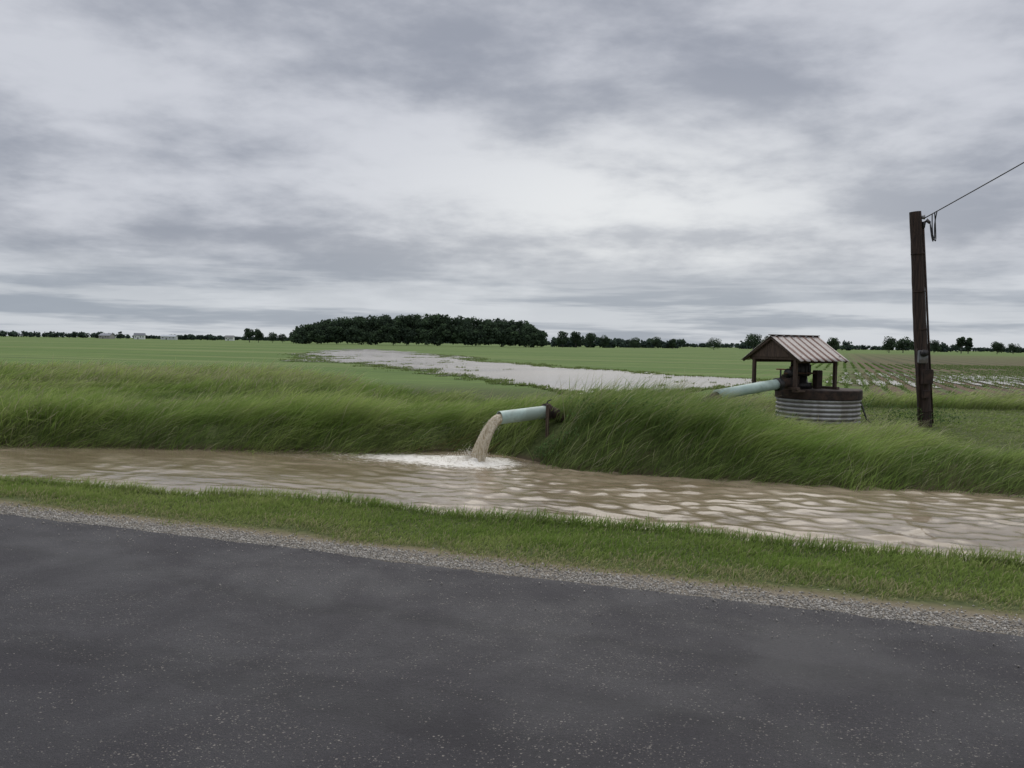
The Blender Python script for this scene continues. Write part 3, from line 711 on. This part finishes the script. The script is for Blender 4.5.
def mass(name, items, n, size, haze, lobes=9):
    Ps, Cs = [], []
    for (x, y, h, wd) in items:
        P, Cc = crown_pts(x, y, .3, h, wd/2, n, lobes); Ps.append(P); Cs.append(Cc*rng.uniform(.8, 1.2))
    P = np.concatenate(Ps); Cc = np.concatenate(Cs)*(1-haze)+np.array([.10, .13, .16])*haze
    Q = leaf_quads(P, np.full(len(P), size)*rng.uniform(.7, 1.3, len(P)), .7)
    make_mesh(name, Q.reshape(-1, 3), np.arange(len(P)*4), np.arange(len(P))*4, leafm, np.repeat(Cc, 4, 0))
items = []
px_ = [-101, -97, -85, -66, -38, -10, 2, 10, 13]; hh_ = [5, 8.2, 12.2, 14.4, 15.0, 13.8, 13.0, 10.5, 7]
for rrow in range(4):
    for xk in np.arange(-99, 12, 2.7):
        xj = xk+rng.normal(0, 1.0); h = np.interp(xj, px_, hh_)*rng.uniform(.9, 1.04)
        items.append((xj*(1+rrow*.02), 400+rrow*7+rng.normal(0, 1.5), h+rrow*.1, rng.uniform(8.5, 11.5)))
for xk in np.arange(-99, 12, 2.2): items.append((xk+rng.normal(0, .6), 396+rng.normal(0, 1), np.interp(xk, px_, hh_)*rng.uniform(.4, .75), rng.uniform(6, 9)))
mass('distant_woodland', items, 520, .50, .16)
def line(name, segs, size, haze, n=150):
    it = []
    for (a, b_, hp, Dd) in segs:
        X0, X1 = (a-512)/860*Dd, (b_-512)/860*Dd; hgt = hp/860*Dd
        xk = X0
        while xk < X1:
            wd = hgt*rng.uniform(1.2, 2.4); it.append((xk, Dd+rng.uniform(-8, 8), hgt*rng.uniform(.65, 1.05)+1.2, wd)); xk += wd*.38
    mass(name, it, n, size, haze)
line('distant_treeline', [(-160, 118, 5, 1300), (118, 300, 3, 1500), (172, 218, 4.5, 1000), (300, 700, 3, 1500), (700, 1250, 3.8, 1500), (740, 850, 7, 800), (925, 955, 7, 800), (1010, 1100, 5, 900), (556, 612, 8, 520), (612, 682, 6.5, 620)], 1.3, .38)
for (pxx, Dd, hp, wp2) in [(249, 480, 12, 13), (258, 490, 10, 12), (272, 500, 7, 14), (282, 500, 6, 10), (562, 460, 12, 17), (575, 470, 12, 17), (590, 480, 11, 17), (604, 480, 9, 14), (634, 500, 8, 14), (655, 520, 8, 14), (672, 520, 7, 10),
                           (713, 450, 8, 20), (752, 420, 12, 22), (768, 430, 11, 20), (888, 430, 12, 18), (902, 440, 13, 22), (915, 430, 10, 16), (933, 520, 9, 16), (960, 480, 14, 11), (967, 480, 13, 10), (996, 470, 10, 18), (1012, 500, 7, 14), (832, 500, 10, 16), (120, 900, 6, 6)]:
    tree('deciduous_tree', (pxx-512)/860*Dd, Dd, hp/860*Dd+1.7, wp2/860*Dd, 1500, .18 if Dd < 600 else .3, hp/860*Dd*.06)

def house(name, x, y, L, W, H, RH, wallc, roofc, rz=.2, door=True):
    e_ = empty(name, (x, y, 0)); e_.rotation_euler = (0, 0, rz)
    wm_ = noisy_mat(name+'_siding', wallc, tuple(c*.85 for c in wallc), 2, .7); rm_ = noisy_mat(name+'_roofing', roofc, tuple(c*.7 for c in roofc), 2, .8)
    bm = bmesh.new(); l, w_ = L/2, W/2
    vs = [bm.verts.new(p) for p in [(-l, -w_, -.2), (l, -w_, -.2), (l, w_, -.2), (-l, w_, -.2), (-l, -w_, H), (l, -w_, H), (l, w_, H), (-l, w_, H), (-l, 0, H+RH), (l, 0, H+RH)]]
    for f_ in [(0, 1, 5, 4), (2, 3, 7, 6), (1, 2, 6, 9, 5), (3, 0, 4, 8, 7)]: bm.faces.new([vs[k] for k in f_])
    bmobj('walls', bm, wm_, e_)
    bm = bmesh.new(); o_ = .4; dz = RH*o_/w_
    for s in (-1, 1):
        q = [bm.verts.new(p) for p in [(-l-o_, s*(w_+o_), H-dz+.06), (l+o_, s*(w_+o_), H-dz+.06), (l+o_, 0, H+RH+.08), (-l-o_, 0, H+RH+.08)]]; bm.faces.new(q)
    r_ = bmobj('roof', bm, rm_, e_); r_.modifiers.new('t', 'SOLIDIFY').thickness = .12
    for i, xx_ in enumerate(np.linspace(-l*.7, l*.7, 4)):
        if i == 1 and door: box('door', (xx_, -w_-.03, 1.05), (1.0, .06, 2.1), dark, e_, 0, 0)
        else: box('window_%d' % i, (xx_, -w_-.03, H*.6), (1.0, .06, 1.2), dark, e_, 0, 0)
house('white_farmhouse', -416, 960, 11, 8, 4.4, 2.4, (.75, .76, .76), (.16, .17, .19), .3)
house('metal_barn', -385, 965, 16, 9, 3.6, 1.6, (.55, .57, .6), (.5, .53, .57), .1)
house('grey_barn', -462, 980, 14, 9, 3.6, 2.4, (.35, .33, .33), (.3, .31, .34), -.2)
house('white_farmhouse.001', -322, 980, 9, 7, 3.6, 2.2, (.75, .76, .76), (.2, .2, .2), .1)

# ---------------------------------------------------------------- camera
cd = bpy.data.cameras.new('camera'); cam = bpy.data.objects.new('camera', cd); scene.collection.objects.link(cam)
cd.sensor_width = 36; cd.lens = 36*860/1024; cd.clip_end = 20000; cd.clip_start = .05
pitch = math.atan(40.5/860); roll = .0155
cam.matrix_world = Matrix.Translation((0, 0, 1.7)) @ Matrix.Rotation(math.radians(90)-pitch, 4, 'X') @ Matrix.Rotation(roll, 4, 'Z')
scene.camera = cam
